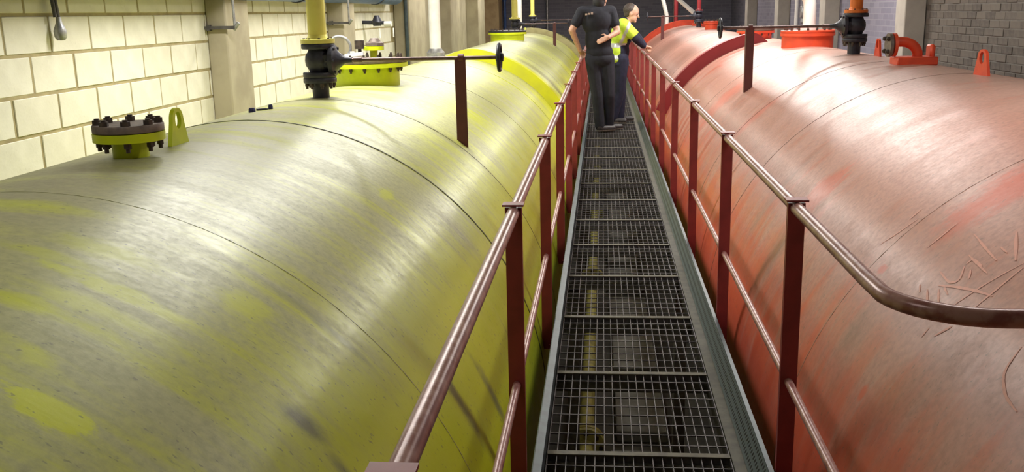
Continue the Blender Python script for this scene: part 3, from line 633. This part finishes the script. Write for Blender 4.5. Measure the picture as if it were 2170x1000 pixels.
def small_things():
    for k, (x, y, mat, r, h, lab) in enumerate(((LX - .15, 4.80, 'blue_cap', .018, .024, 'larger of the two dark blue plastic caps lying on the yellow tank'), (LX - .085, 4.90, 'blue_cap', .012, .026, 'smaller dark blue cap on the yellow tank, nearer the valve'))):
        bm = bmesh.new(); bm_lathe(bm, [(0, 0), (r, 0), (r * 1.05, .004), (r, h * .7), (r * .8, h), (r * .4, h), (r * .35, h * .8), (0, h * .8)], (x, y, surf(LX, LZ, x) - .002), n=20)
        part('plastic_cap', bm, M[mat], label=lab, cat='cap', group='blue caps on the yellow tank')
    bm = bmesh.new(); x, y = LX - .12, 4.86; z = surf(LX, LZ, x) + .005; bm_cyl(bm, (x - .025, y - .012, z), (x + .02, y + .01, z + .001), .006, n=10); bm_cyl(bm, (x + .02, y + .01, z + .001), (x + .032, y + .016, z + .001), .006, .002, n=10)
    part('marker_pen', bm, M['cast_dark'], label='thin dark pen lying between the two blue caps', cat='pen')
    # hanging conduit with a plug on the block wall
    x, y = XL + .05, 5.42
    t = thing('hanging_cable', (x, y, -.105), 'grey cable hanging down the block wall with a plug on its end', 'cable')
    bm = bmesh.new(); bm_tube(bm, [(x + .01, y, .01), (x + .004, y - .005, .12), (x, y - .012, .2), (x, y - .015, .235)], .012, 12); bm_tube(bm, [(x + .005, y - .025, .03), (x, y - .03, .15), (x, y - .03, .235)], .011, 12); part('cable', bm, M['grey_dark'], t)
    bm = bmesh.new(); bm_lathe(bm, [(0, -.105), (.022, -.103), (.034, -.085), (.036, -.05), (.03, -.03), (.017, .0), (.014, .03), (0, .03)], (x + .01, y, 0), n=20); part('plug', bm, M['steel'], t)
    # elbowed conduit on the piers, and the valve on the wall beyond
    for (x, y, zb, lab) in ((XL + .22, 7.66, -.083, 'dark bracket bar fixed across the nearer pale pier'), (XL + .25, 11.15, -.09, 'smaller dark bracket bar across the second pale pier')):
        t = thing('wall_bracket', (x, y, zb), lab, 'bracket')
        bm = bmesh.new(); bm_box(bm, (x - .10, y - .012, zb + .012), (.27, .022, .026)); bm_box(bm, (x - .19, y + .02, zb + .012), (.03, .09, .05)); part('bar', bm, M['grey_dark'], t)
        bm = bmesh.new(); bm_cyl(bm, (x + .03, y + .0, zb + .01), (x + .03, y, .20), .011, n=12); bm_cyl(bm, (x + .02, y, zb - .005), (x + .065, y, zb + .05), .016, n=12); part('drop_rod', bm, M['steel'], t)
    x, y = XL + .2, 12.9
    t = thing('wall_valve', (x, y, -.3), 'small dark stop valve with a white fitting on the block wall', 'valve')
    bm = bmesh.new(); bm_lathe(bm, [(0, -.05), (.05, -.05), (.075, 0), (.05, .05), (.03, .09), (0, .09)], (x, y, -.09), n=20); bm_cyl(bm, (x - .2, y, -.09), (x + .1, y, -.10), .025, n=12); part('body', bm, M['cast_dark'], t)
    bm = bmesh.new(); bm_cyl(bm, (x + .10, y, -.115), (x + .2, y, -.115), .036, n=16); part('white_fitting', bm, M['white_pipe'], t)
    bm = bmesh.new(); bm_cyl(bm, (x + .03, y, -.17), (x + .03, y, -.30), .013, n=12); bm_cyl(bm, (x + .22, y, -.17), (x + .22, y, -.29), .011, n=12); part('stub', bm, M['white_pipe'], t)
    x, y = XL + .08, 11.95
    t = thing('wall_conduit', (x, y, -.55), 'thin white vertical conduit on the block wall behind the near valve', 'conduit')
    bm = bmesh.new(); bm_cyl(bm, (x, y, -.55), (x, y, .205), .019, n=12); part('tube', bm, M['white_pipe'], t)
    for z in (-.2, .1):
        bm = bmesh.new(); bm_box(bm, (x - .03, y, z), (.06, .06, .03)); part('clip', bm, M['steel'], t)
    for (x, y, r, mat, lab) in ((XL + .2, 14.86, .03, 'toe', 'dark vertical conduit at the edge of the third pier'), (-1.55, Y1 - .08, .035, 'steel', 'pale thin vertical conduit on the dark end wall'), (-2.75, 27.4, .04, 'blue_pipe', 'slate blue vertical pipe beside the brown boards'), (2.02, Y1 - .08, .05, 'steel', 'grey vertical conduit on the end wall above the red tank'), (XR - .05, 18.2, .035, 'white_pipe', 'thin white vertical conduit on the brick wall beside the bent pipe')):
        t = thing('wall_conduit', (x, y, -.9), lab, 'conduit')
        bm = bmesh.new(); bm_cyl(bm, (x, y, -.9), (x, y, CEIL), r, n=12); part('tube', bm, M[mat], t)
        bm = bmesh.new(); bm_cyl(bm, (x, y, .30), (x, y, .36), r * 1.4, n=12); part('coupling', bm, M[mat], t)
    # grey bulkhead lantern on the brick wall
    x, y = XR - .07, 17.4
    t = thing('bulkhead_box', (x, y, -.3), 'small grey box hung on the brick wall beside the white pipe', 'box')
    bm = bmesh.new(); bm_box(bm, (x, y, -.10), (.14, .16, .22), bevel=.02); part('case', bm, M['steel'], t)
    bm = bmesh.new(); bm_lathe(bm, [(.05, -.3), (.065, -.28), (.06, -.21), (.03, -.2)], (x, y, 0), n=16); part('skirt', bm, M['steel'], t)
    # blue pipe along the block wall, close above the sight line
    x, z, r, ye = XL + .165, .30, .15, 14.5
    t = thing('service_pipe', (x, 7, z - r), 'blue service pipe running along the top of the block wall', 'pipe')
    bm = bmesh.new(); bm_tube(bm, [(x, Y0 + .02, z), (x, ye - .25, z), (x, ye - .1, z + .05), (x, ye - .02, z + .15), (x, ye, z + .3), (x, ye, CEIL - .01)], r, 24); part('pipe', bm, M['blue_pipe'], t)
    for y in (2.5, 5.0, 9.6, 13.0):
        bm = bmesh.new(); bm_lathe(bm, [(r + .002, -.02), (r + .010, -.02), (r + .010, .02), (r + .002, .02)], (x, y, z), (0, 1, 0), n=24); part('clamp', bm, M['cast_dark'], t)
small_things()

# ------------------------------------------------------------------ walkway
GZ = -1.55
GX0, GX1 = -.195, .452
def walkway():
    t = thing('walkway', (.16, 12.5, FLOOR), 'narrow steel grating walkway running between the two tanks', 'walkway')
    L = 0.78; W = GX1 - GX0
    bm = bmesh.new(); nb = 19
    for i in range(nb + 1):
        bm_box(bm, (-W / 2 + W * i / nb, 0, -.0125), (.0030, L - .012, .022))
    for k in range(1, 9): bm_box(bm, (0, -L / 2 + L * k / 9, -.004), (W, .0042, .005))
    for s in (-1, 1): bm_box(bm, (0, s * (L / 2 - .008), -.0125), (W, .006, .025))
    panel = local_mesh('grating_panel', bm, M['grate'], False)
    y = 0.0 + .01; k = 0
    bm = bmesh.new(); bm_box(bm, (0, 0, 0), (W + .10, .038, .05), bevel=.003); beam = local_mesh('cross_beam', bm, M['beam'], False)
    bm = bmesh.new(); bm_box(bm, (0, 0, 0), (W, .03, .004)); strap = local_mesh('edge_strap', bm, M['beam'], False)
    n = 34
    for k in range(n):
        yc = .01 + L * k + L / 2
        inst('grating_panel', panel, ((GX0 + GX1) / 2, yc, GZ), t)
        inst('cross_beam', beam, ((GX0 + GX1) / 2, yc - L / 2, GZ - .055), t)
        inst('edge_strap', strap, ((GX0 + GX1) / 2, yc - L / 2, GZ + .003), t)
    ya, yb = -.2, .01 + L * n
    bm = bmesh.new()                                                    # left edge angle
    bm_prism(bm, [(GX0 - .035, ya, GZ - .09), (GX0 - .008, ya, GZ - .09), (GX0 - .004, ya, GZ + .082), (GX0 - .031, ya, GZ + .09), (GX0 - .035, ya, GZ + .088)], (0, yb - ya, 0))
    part('toe_plate', bm, M['toe'], t, label='blue grey toe plate', smooth=False)
    bm = bmesh.new(); bm_prism(bm, [(GX1 + .004, ya, GZ - .09), (GX1 + .062, ya, GZ - .09), (GX1 + .062, ya, GZ + .004), (GX1 + .004, ya, GZ + .004)], (0, yb - ya, 0)); part('edge_angle', bm, M['edge'], t, smooth=False)
    bm = bmesh.new(); bm_prism(bm, [(GX1 + .045, ya, GZ + .006), (GX1 + .050, ya, GZ + .006), (GX1 + .092, ya, GZ + .085), (GX1 + .087, ya, GZ + .085)], (0, yb - ya, 0)); part('perforated_tray', bm, M['perforated'], t, label='perforated blue grey tray side', smooth=False)
    bm = bmesh.new(); bm_box(bm, (GX1 + .094, (ya + yb) / 2, GZ + .086), (.016, yb - ya, .006)); part('tray_lip', bm, M['toe'], t, smooth=False)
    bm = bmesh.new(); bm_box(bm, (0, 0, (FLOOR - GZ + .08) / 2), (.07, .07, -(FLOOR - GZ + .08)), bevel=.004); leg = local_mesh('leg', bm, M['beam'], False)
    for y in (1.5, 5.5, 11.5, 16.5, 21.5, 25.5):
        for x in (GX0 + .02, GX1 + .02): inst('leg', leg, (x, y, GZ - .08), t)
walkway()

RZT, RZM = -.60, -1.165
POSTS = [1.095] + [2.84 + 1.64 * k for k in range(15)]
def handrail(side):
    x = -.272 if side < 0 else .592
    ps = POSTS if side < 0 else [y + .06 for y in POSTS[1:]]
    t = thing('handrail', (x, 13, GZ - .1), 'red-brown handrail along the yellow tank side of the walkway' if side < 0 else 'red-brown handrail along the red tank side, its near end curving away', 'handrail')
    bm = bmesh.new(); bm_box(bm, (0, 0, (RZT - GZ + .08) / 2 - .08), (.052, .022, RZT - GZ + .11)); post = local_mesh('post', bm, M['rail_red'], False)
    bm = bmesh.new(); bm_box(bm, (0, 0, 0), (.066, .05, .006)); cap = local_mesh('cap', bm, M['rail_red'], False)
    bm = bmesh.new(); bm_box(bm, (0, 0, 0), (.05 if side < 0 else .05, .05, .012)); foot = local_mesh('foot', bm, M['rail_red'], False)
    for y in ps:
        p = inst('post', post, (x, y, GZ), t)
        inst('cap', cap, (x, y, RZT + .0245), p)
        inst('foot', foot, (x - side * .032, y, GZ - .075), p)
    n = ps[-1] + .1
    bm = bmesh.new()
    if side < 0: bm_cyl(bm, (x, -.4, RZT), (x, n, RZT), .0195, n=20)
    else:
        pts = [(x, n, RZT), (x, 2.84, RZT), (x, 2.30, RZT), (x, 2.10, RZT)]
        for k in range(1, 10):
            a = PI / 2 * k / 9; pts.append((x + .19 * (1 - math.cos(a)), 2.02 - .19 * math.sin(a), RZT))
        pts.append((x + .62, 1.83, RZT))
        bm_tube(bm, pts, .0195, 20)
    part('top_rail', bm, M['rail_tube'], t)
    bm = bmesh.new(); bm_cyl(bm, (x, -.4 if side < 0 else 1.9, RZM), (x, n, RZM), .0135, n=16); part('mid_rail', bm, M['rail_tube'], t)
    if side > 0:
        # the return rail ends on a pad on the tank
        bm = bmesh.new(); bm_box(bm, (x + .61, 1.83, surf(RX, RZ, x + .61) + .03), (.02, .05, .10)); part('end_bracket', bm, M['rail_red'], t)
handrail(-1); handrail(1)

def drain():
    x, z = -.11, -2.95
    t = thing('drain_pipe', (x, 10, FLOOR), 'olive painted drain pipe with round flanges under the grating', 'pipe')
    bm = bmesh.new(); bm_cyl(bm, (x, 2.5, z), (x, 24, z), .055, n=20); part('pipe', bm, M['olive'], t)
    for y in (3.4, 6.1, 10.3, 13.9, 17.5):
        for d in (-.025, .025):
            bm = bmesh.new(); bm_lathe(bm, [(.05, -.018), (.135, -.018), (.135, .018), (.05, .018)], (x, y + d, z), (0, 1, 0), n=28); f = part('pipe_flange', bm, M['olive'], t)
        for i in range(8):
            a = 2 * PI * i / 8; inst('bolt', BOLT_BIG, (x + .105 * math.cos(a), y - .045, z + .105 * math.sin(a)), f, (PI / 2, 0, 0))
    for y in (4.6, 9.2, 15, 20):
        bm = bmesh.new(); bm_box(bm, (x, y, (z + FLOOR) / 2 - .02), (.08, .10, z - FLOOR - .04), bevel=.005); part('pipe_stand', bm, M['slab'], t)
drain()

# ------------------------------------------------------------------ people
def capsule(bm, p0, r0, p1, r1, seg=2):
    t = bmesh.new()
    for p, r in ((p0, r0), (p1, r1)):
        s = bmesh.ops.create_icosphere(t, subdivisions=seg, radius=r); bmesh.ops.translate(t, vec=p, verts=s['verts'])
    h = bmesh.ops.convex_hull(t, input=t.verts)
    bmesh.ops.delete(t, geom=list({e for e in h['geom_interior'] + h['geom_unused'] if isinstance(e, bmesh.types.BMVert)}), context='VERTS')
    merge(bm, t)
def ellipsoid(bm, c, s, rot=None, seg=3):
    t = bmesh.new(); bmesh.ops.create_icosphere(t, subdivisions=seg, radius=1.0); bmesh.ops.scale(t, vec=s, verts=t.verts)
    if rot: bmesh.ops.transform(t, matrix=rot.to_4x4(), verts=t.verts)
    bmesh.ops.translate(t, vec=c, verts=t.verts); merge(bm, t)
def chain(bm, pts):
    for a, b in zip(pts, pts[1:]): capsule(bm, a[0], a[1], b[0], b[1])
def skinned(name, bm, mats, parent, voxel=.009, smooth=4, faces=None):
    """unites the overlapping volumes of BM into one continuous surface"""
    bmesh.ops.recalc_face_normals(bm, faces=bm.faces)
    me = bpy.data.meshes.new('tmp'); bm.to_mesh(me); bm.free()
    o = bpy.data.objects.new('tmp', me); COL.objects.link(o)
    m = o.modifiers.new('r', 'REMESH'); m.mode = 'VOXEL'; m.voxel_size = voxel
    s = o.modifiers.new('s', 'SMOOTH'); s.factor = 0.5; s.iterations = smooth
    dg = bpy.context.evaluated_depsgraph_get(); dg.update()
    ev = bpy.data.meshes.new_from_object(o.evaluated_get(dg)); bpy.data.objects.remove(o); bpy.data.meshes.remove(me)
    b2 = bmesh.new(); b2.from_mesh(ev); bpy.data.meshes.remove(ev)
    if faces:
        for f in b2.faces: f.material_index = faces(f.calc_center_median())
    r = part(name, b2, mats, parent)
    return r
def hand(bm, wrist, fwd, side, up, curl=.5, s=1.0):
    """palm and five unequal fingers with bends; fwd: towards the fingertips, side: towards the thumb, up: back of the hand"""
    w0, f, sd, u = Vector(wrist), Vector(fwd).normalized(), Vector(side).normalized(), Vector(up).normalized()
    pal = w0 + f * .045 * s
    for k in (-1, 0, 1): capsule(bm, w0 + sd * k * .014 * s, .019 * s, w0 + f * .085 * s + sd * k * .026 * s, .014 * s)
    for k, ln in ((1.5, .074), (.5, .083), (-.5, .077), (-1.5, .06)):
        a = w0 + f * .085 * s + sd * k * .020 * s; d = f.copy(); r = .0095 * s
        for j, q in enumerate((.45, .32, .23)):
            ang = curl * (j + .6); d = (f * math.cos(ang) - u * math.sin(ang)).normalized(); b = a + d * ln * q * s; capsule(bm, a, r, b, r * .93); a = b; r *= .93
    a = w0 + f * .02 * s + sd * .026 * s; b = a + (f * .6 + sd * .7 - u * .2).normalized() * .042 * s; c = b + (f * .9 + sd * .25 - u * .35).normalized() * .034 * s
    capsule(bm, a, .014 * s, b, .0115 * s); capsule(bm, b, .0115 * s, c, .0095 * s)
def head(bm, c, f, u, s=1.0):
    """c: centre of the skull, f: facing, u: up"""
    c, f, u = Vector(c), Vector(f).normalized(), Vector(u).normalized(); r = f.cross(u).normalized()
    rot = Matrix((r, f, u)).transposed()
    ellipsoid(bm, c + u * .025 * s, (.075 * s, .095 * s, .095 * s), rot)
    ellipsoid(bm, c + f * .022 * s - u * .055 * s, (.058 * s, .066 * s, .065 * s), rot)
    ellipsoid(bm, c + f * .072 * s - u * .098 * s, (.026 * s, .020 * s, .020 * s), rot)          # chin
    capsule(bm, c + f * .086 * s + u * .005 * s, .010 * s, c + f * .110 * s - u * .036 * s, .014 * s)  # nose
    capsule(bm, c + f * .083 * s - u * .068 * s - r * .018 * s, .009 * s, c + f * .083 * s - u * .068 * s + r * .018 * s, .009 * s)  # lips
    capsule(bm, c + f * .080 * s + u * .022 * s - r * .035 * s, .011 * s, c + f * .080 * s + u * .022 * s + r * .035 * s, .011 * s)  # brow
    for k in (-1, 1): ellipsoid(bm, c + r * k * .077 * s - f * .004 * s - u * .012 * s, (.011 * s, .020 * s, .033 * s), rot)   # ears
    return rot
def eyes(name, c, f, u, parent):
    c, f, u = Vector(c), Vector(f).normalized(), Vector(u).normalized(); r = f.cross(u).normalized(); bm = bmesh.new()
    for k in (-1, 1): ellipsoid(bm, c + f * .083 + r * k * .031 + u * .002, (.010, .010, .008))
    part(name, bm, M['cast_dark'], parent)
def shoe(parent, p, d, L=.27):
    p, d = Vector(p), Vector(d).normalized(); s = V(-d.y, d.x, 0); bm = bmesh.new()
    for a, b, r0, r1 in ((.0, .10, .040, .042), (.10, .19, .042, .036), (.0, .0, .042, .042)): capsule(bm, p + d * a + V(0, 0, .045), r0, p + d * b + V(0, 0, .042), r1)
    capsule(bm, p + V(0, 0, .05), .045, p + V(0, 0, .11), .045)
    o = skinned('shoe', bm, [M['shoe'], M['sole']], parent, .008, 3, lambda c: 1 if c.z < p.z + .026 else 0)
    return o

def man_in_dark_shirt():
    G = GZ + .006
    t = thing('person', (.03, 12.40, G), 'man in a dark short-sleeved shirt and dark trousers, one hand on the handrail', 'person')
    y = 12.40
    hipL, hipR = V(-.12, y - .0, -.62), V(.06, y + .04, -.62)
    kneeL, kneeR = V(-.06, y - .05, -1.08), V(.09, y + .0, -1.08)
    ankL, ankR = V(-.03, y - .03, G + .09), V(.09, y + .10, G + .09)
    chest, pelvis = V(-.07, y, -.16), V(-.03, y + .01, -.56)
    shL, shR = V(-.255, y - .02, -.015), V(.11, y + .05, -.015)
    elL, wrL = V(-.385, y - .06, -.24), V(-.285, y + .08, -.50)
    elR, wrR = V(.195, y - .03, -.27), V(.075, y - .15, -.335)
    f = V(.45, .9, 0).normalized()                                        # he faces away and towards his colleague
    hc = V(-.02, y + .04, .135)
    bm = bmesh.new()
    head(bm, hc, f, (0.03, 0.05, 1))
    chain(bm, [(hc - V(0, .02, .06), .056), (V(-.055, y, -.0), .064), (chest, .12)])
    ellipsoid(bm, (-.07, y, -.15), (.175, .115, .19)); ellipsoid(bm, (-.045, y, -.40), (.15, .10, .20)); ellipsoid(bm, pelvis, (.16, .11, .13))
    chain(bm, [(shL, .058), (elL, .043), (wrL, .029)]); chain(bm, [(shR, .058), (elR, .043), (wrR, .029)])
    hand(bm, wrL, (.25, .75, -.35), (1, -.2, .1), (.0, .4, .9), .75)
    hand(bm, wrR, (-.85, -.1, -.35), (0, .3, .9), (0.1, -1, 0), .45)
    chain(bm, [(hipL, .085), (kneeL, .06), (ankL, .042)]); chain(bm, [(hipR, .085), (kneeR, .06), (ankR, .042)])
    body = skinned('body', bm, M['skin'], t, .008, 3)
    bm = bmesh.new()                                                      # shirt
    ellipsoid(bm, (-.07, y, -.13), (.195, .135, .20)); ellipsoid(bm, (-.05, y, -.36), (.170, .125, .24)); ellipsoid(bm, (-.035, y + .01, -.52), (.175, .13, .13))
    chain(bm, [(V(-.055, y + .01, .015), .072), (V(-.06, y, -.04), .10)])
    chain(bm, [(V(-.10, y, -.03), .09), (shL, .078), (shL.lerp(elL, .62), .066)]); chain(bm, [(V(0, y, -.03), .09), (shR, .078), (shR.lerp(elR, .62), .066)])
    skinned('shirt', bm, M['black_cloth'], t, .010, 4)
    bm = bmesh.new()                                                      # trousers
    ellipsoid(bm, (-.03, y + .01, -.61), (.178, .132, .12))
    for h, k, a in ((hipL, kneeL, ankL), (hipR, kneeR, ankR)):
        chain(bm, [(h + V(0, 0, .02), .105), (h.lerp(k, .5), .092), (k, .077), (k.lerp(a, .5), .072), (a + V(0, 0, -.01), .066)])
    skinned('trousers', bm, M['black_cloth'], t, .010, 4)
    shoe(t, (-.03, y - .05, G), (.85, .35, 0)); shoe(t, (.07, y + .09, G), (.9, .35, 0))
    bm = bmesh.new(); rot = None
    ellipsoid(bm, hc + V(0, 0, .035) - f * .012, (.088, .098, .098)); ellipsoid(bm, hc - f * .05 - V(0, 0, .03), (.078, .06, .10))
    skinned('hair', bm, M['hair_black'], t, .008, 3); eyes('eyes', hc, f, (0, 0, 1), t)
    bm = bmesh.new()                                                      # small printed words on the back of the shirt
    for k in range(3): bm_box(bm, (-.20 + .036 * k, y - .122 - .004 * k + .01, -.045 + .006 * k), (.028, .016, .022 if k < 2 else .03))
    part('shirt_print', bm, M['print'], t, label='small pale print')
def man_in_hi_vis():
    G = GZ + .006
    y = 13.35
    t = thing('person', (.27, y, G), 'man in a fluorescent yellow vest leaning over the red tank handrail', 'person')
    hipL, hipR = V(.20, y + .05, -.66), V(.26, y - .10, -.66)
    kneeL, kneeR = V(.26, y + .08, -1.10), V(.24, y - .09, -1.10)
    ankL, ankR = V(.25, y + .12, G + .09), V(.15, y - .07, G + .09)
    shL, shR = V(.30, y + .20, -.21), V(.30, y - .17, -.20)
    elR, wrR = V(.455, y - .18, -.38), V(.577, y - .05, -.50)
    elL, wrL = V(.495, y + .20, -.38), V(.592, y + .08, -.50)
    f = V(.92, -.10, -.22).normalized(); u = V(.22, 0, 1)
    hc = V(.40, y, -.045)
    bm = bmesh.new(); head(bm, hc, f, u)
    chain(bm, [(hc - V(.03, 0, .07), .055), (V(.315, y, -.17), .065), (V(.28, y, -.30), .11)])
    ellipsoid(bm, (.27, y, -.33), (.12, .18, .19)); ellipsoid(bm, (.235, y, -.55), (.11, .15, .17)); ellipsoid(bm, (.23, y - .02, -.66), (.12, .16, .12))
    chain(bm, [(shL, .058), (elL, .043), (wrL, .030)]); chain(bm, [(shR, .058), (elR, .043), (wrR, .030)])
    hand(bm, wrR, (.5, .8, -.15), (.6, -.5, .2), (0, .2, 1), .6); hand(bm, wrL, (.4, -.8, -.15), (.6, .5, .2), (0, -.2, 1), .6)
    chain(bm, [(hipL, .085), (kneeL, .06), (ankL, .042)]); chain(bm, [(hipR, .085), (kneeR, .06), (ankR, .042)])
    skinned('body', bm, M['skin'], t, .008, 3)
    bm = bmesh.new()                                                      # navy jacket
    ellipsoid(bm, (.275, y, -.33), (.14, .20, .20)); ellipsoid(bm, (.245, y, -.55), (.13, .17, .20)); ellipsoid(bm, (.235, y - .02, -.68), (.135, .175, .10))
    chain(bm, [(V(.32, y, -.15), .07), (V(.30, y, -.20), .09)])
    for s, e, w_ in ((shL, elL, wrL), (shR, elR, wrR)): chain(bm, [(V(.28, y, -.22), .09), (s, .075), (e, .060), (w_.lerp(e, .12), .043)])
    skinned('jacket', bm, M['navy'], t, .010, 4)
    bm = bmesh.new()                                                      # vest over the shoulders and down the back
    ellipsoid(bm, (.262, y, -.33), (.145, .212, .205)); ellipsoid(bm, (.215, y, -.55), (.118, .178, .20)); ellipsoid(bm, (.205, y - .02, -.66), (.115, .18, .10))
    for s, e in ((shL, elL), (shR, elR)): chain(bm, [(V(.28, y, -.2), .095), (s, .086), (s.lerp(e, .72), .073)])
    def band(c):
        if -.50 < c.z < -.44 or -.66 < c.z < -.60: return 1
        if c.z >= -.44 and abs(c.x - .315 - (c.z + .30) * .45) < .022: return 1
        return 0
    skinned('vest', bm, [M['hivis'], M['silver']], t, .010, 4, band)
    bm = bmesh.new()
    ellipsoid(bm, (.235, y - .02, -.72), (.14, .18, .10))
    for h, k, a in ((hipL, kneeL, ankL), (hipR, kneeR, ankR)):
        chain(bm, [(h + V(0, 0, .0), .108), (h.lerp(k, .5), .095), (k, .08), (k.lerp(a, .5), .074), (a + V(0, 0, -.01), .068)])
    skinned('trousers', bm, M['navy'], t, .010, 4)
    shoe(t, (.13, y - .07, G), (.95, -.25, 0)); shoe(t, (.23, y + .12, G), (.95, .1, 0))
    bm = bmesh.new()
    r = f.cross(u).normalized(); rot = Matrix((r, f, r.cross(f))).transposed()
    ellipsoid(bm, hc + V(0, 0, .040) - f * .022, (.083, .092, .092), rot); ellipsoid(bm, hc - f * .055 - V(0, 0, .015), (.072, .045, .075), rot)
    skinned('hair', bm, M['hair'], t, .007, 3); eyes('eyes', hc, f, u, t)
man_in_dark_shirt(); man_in_hi_vis()
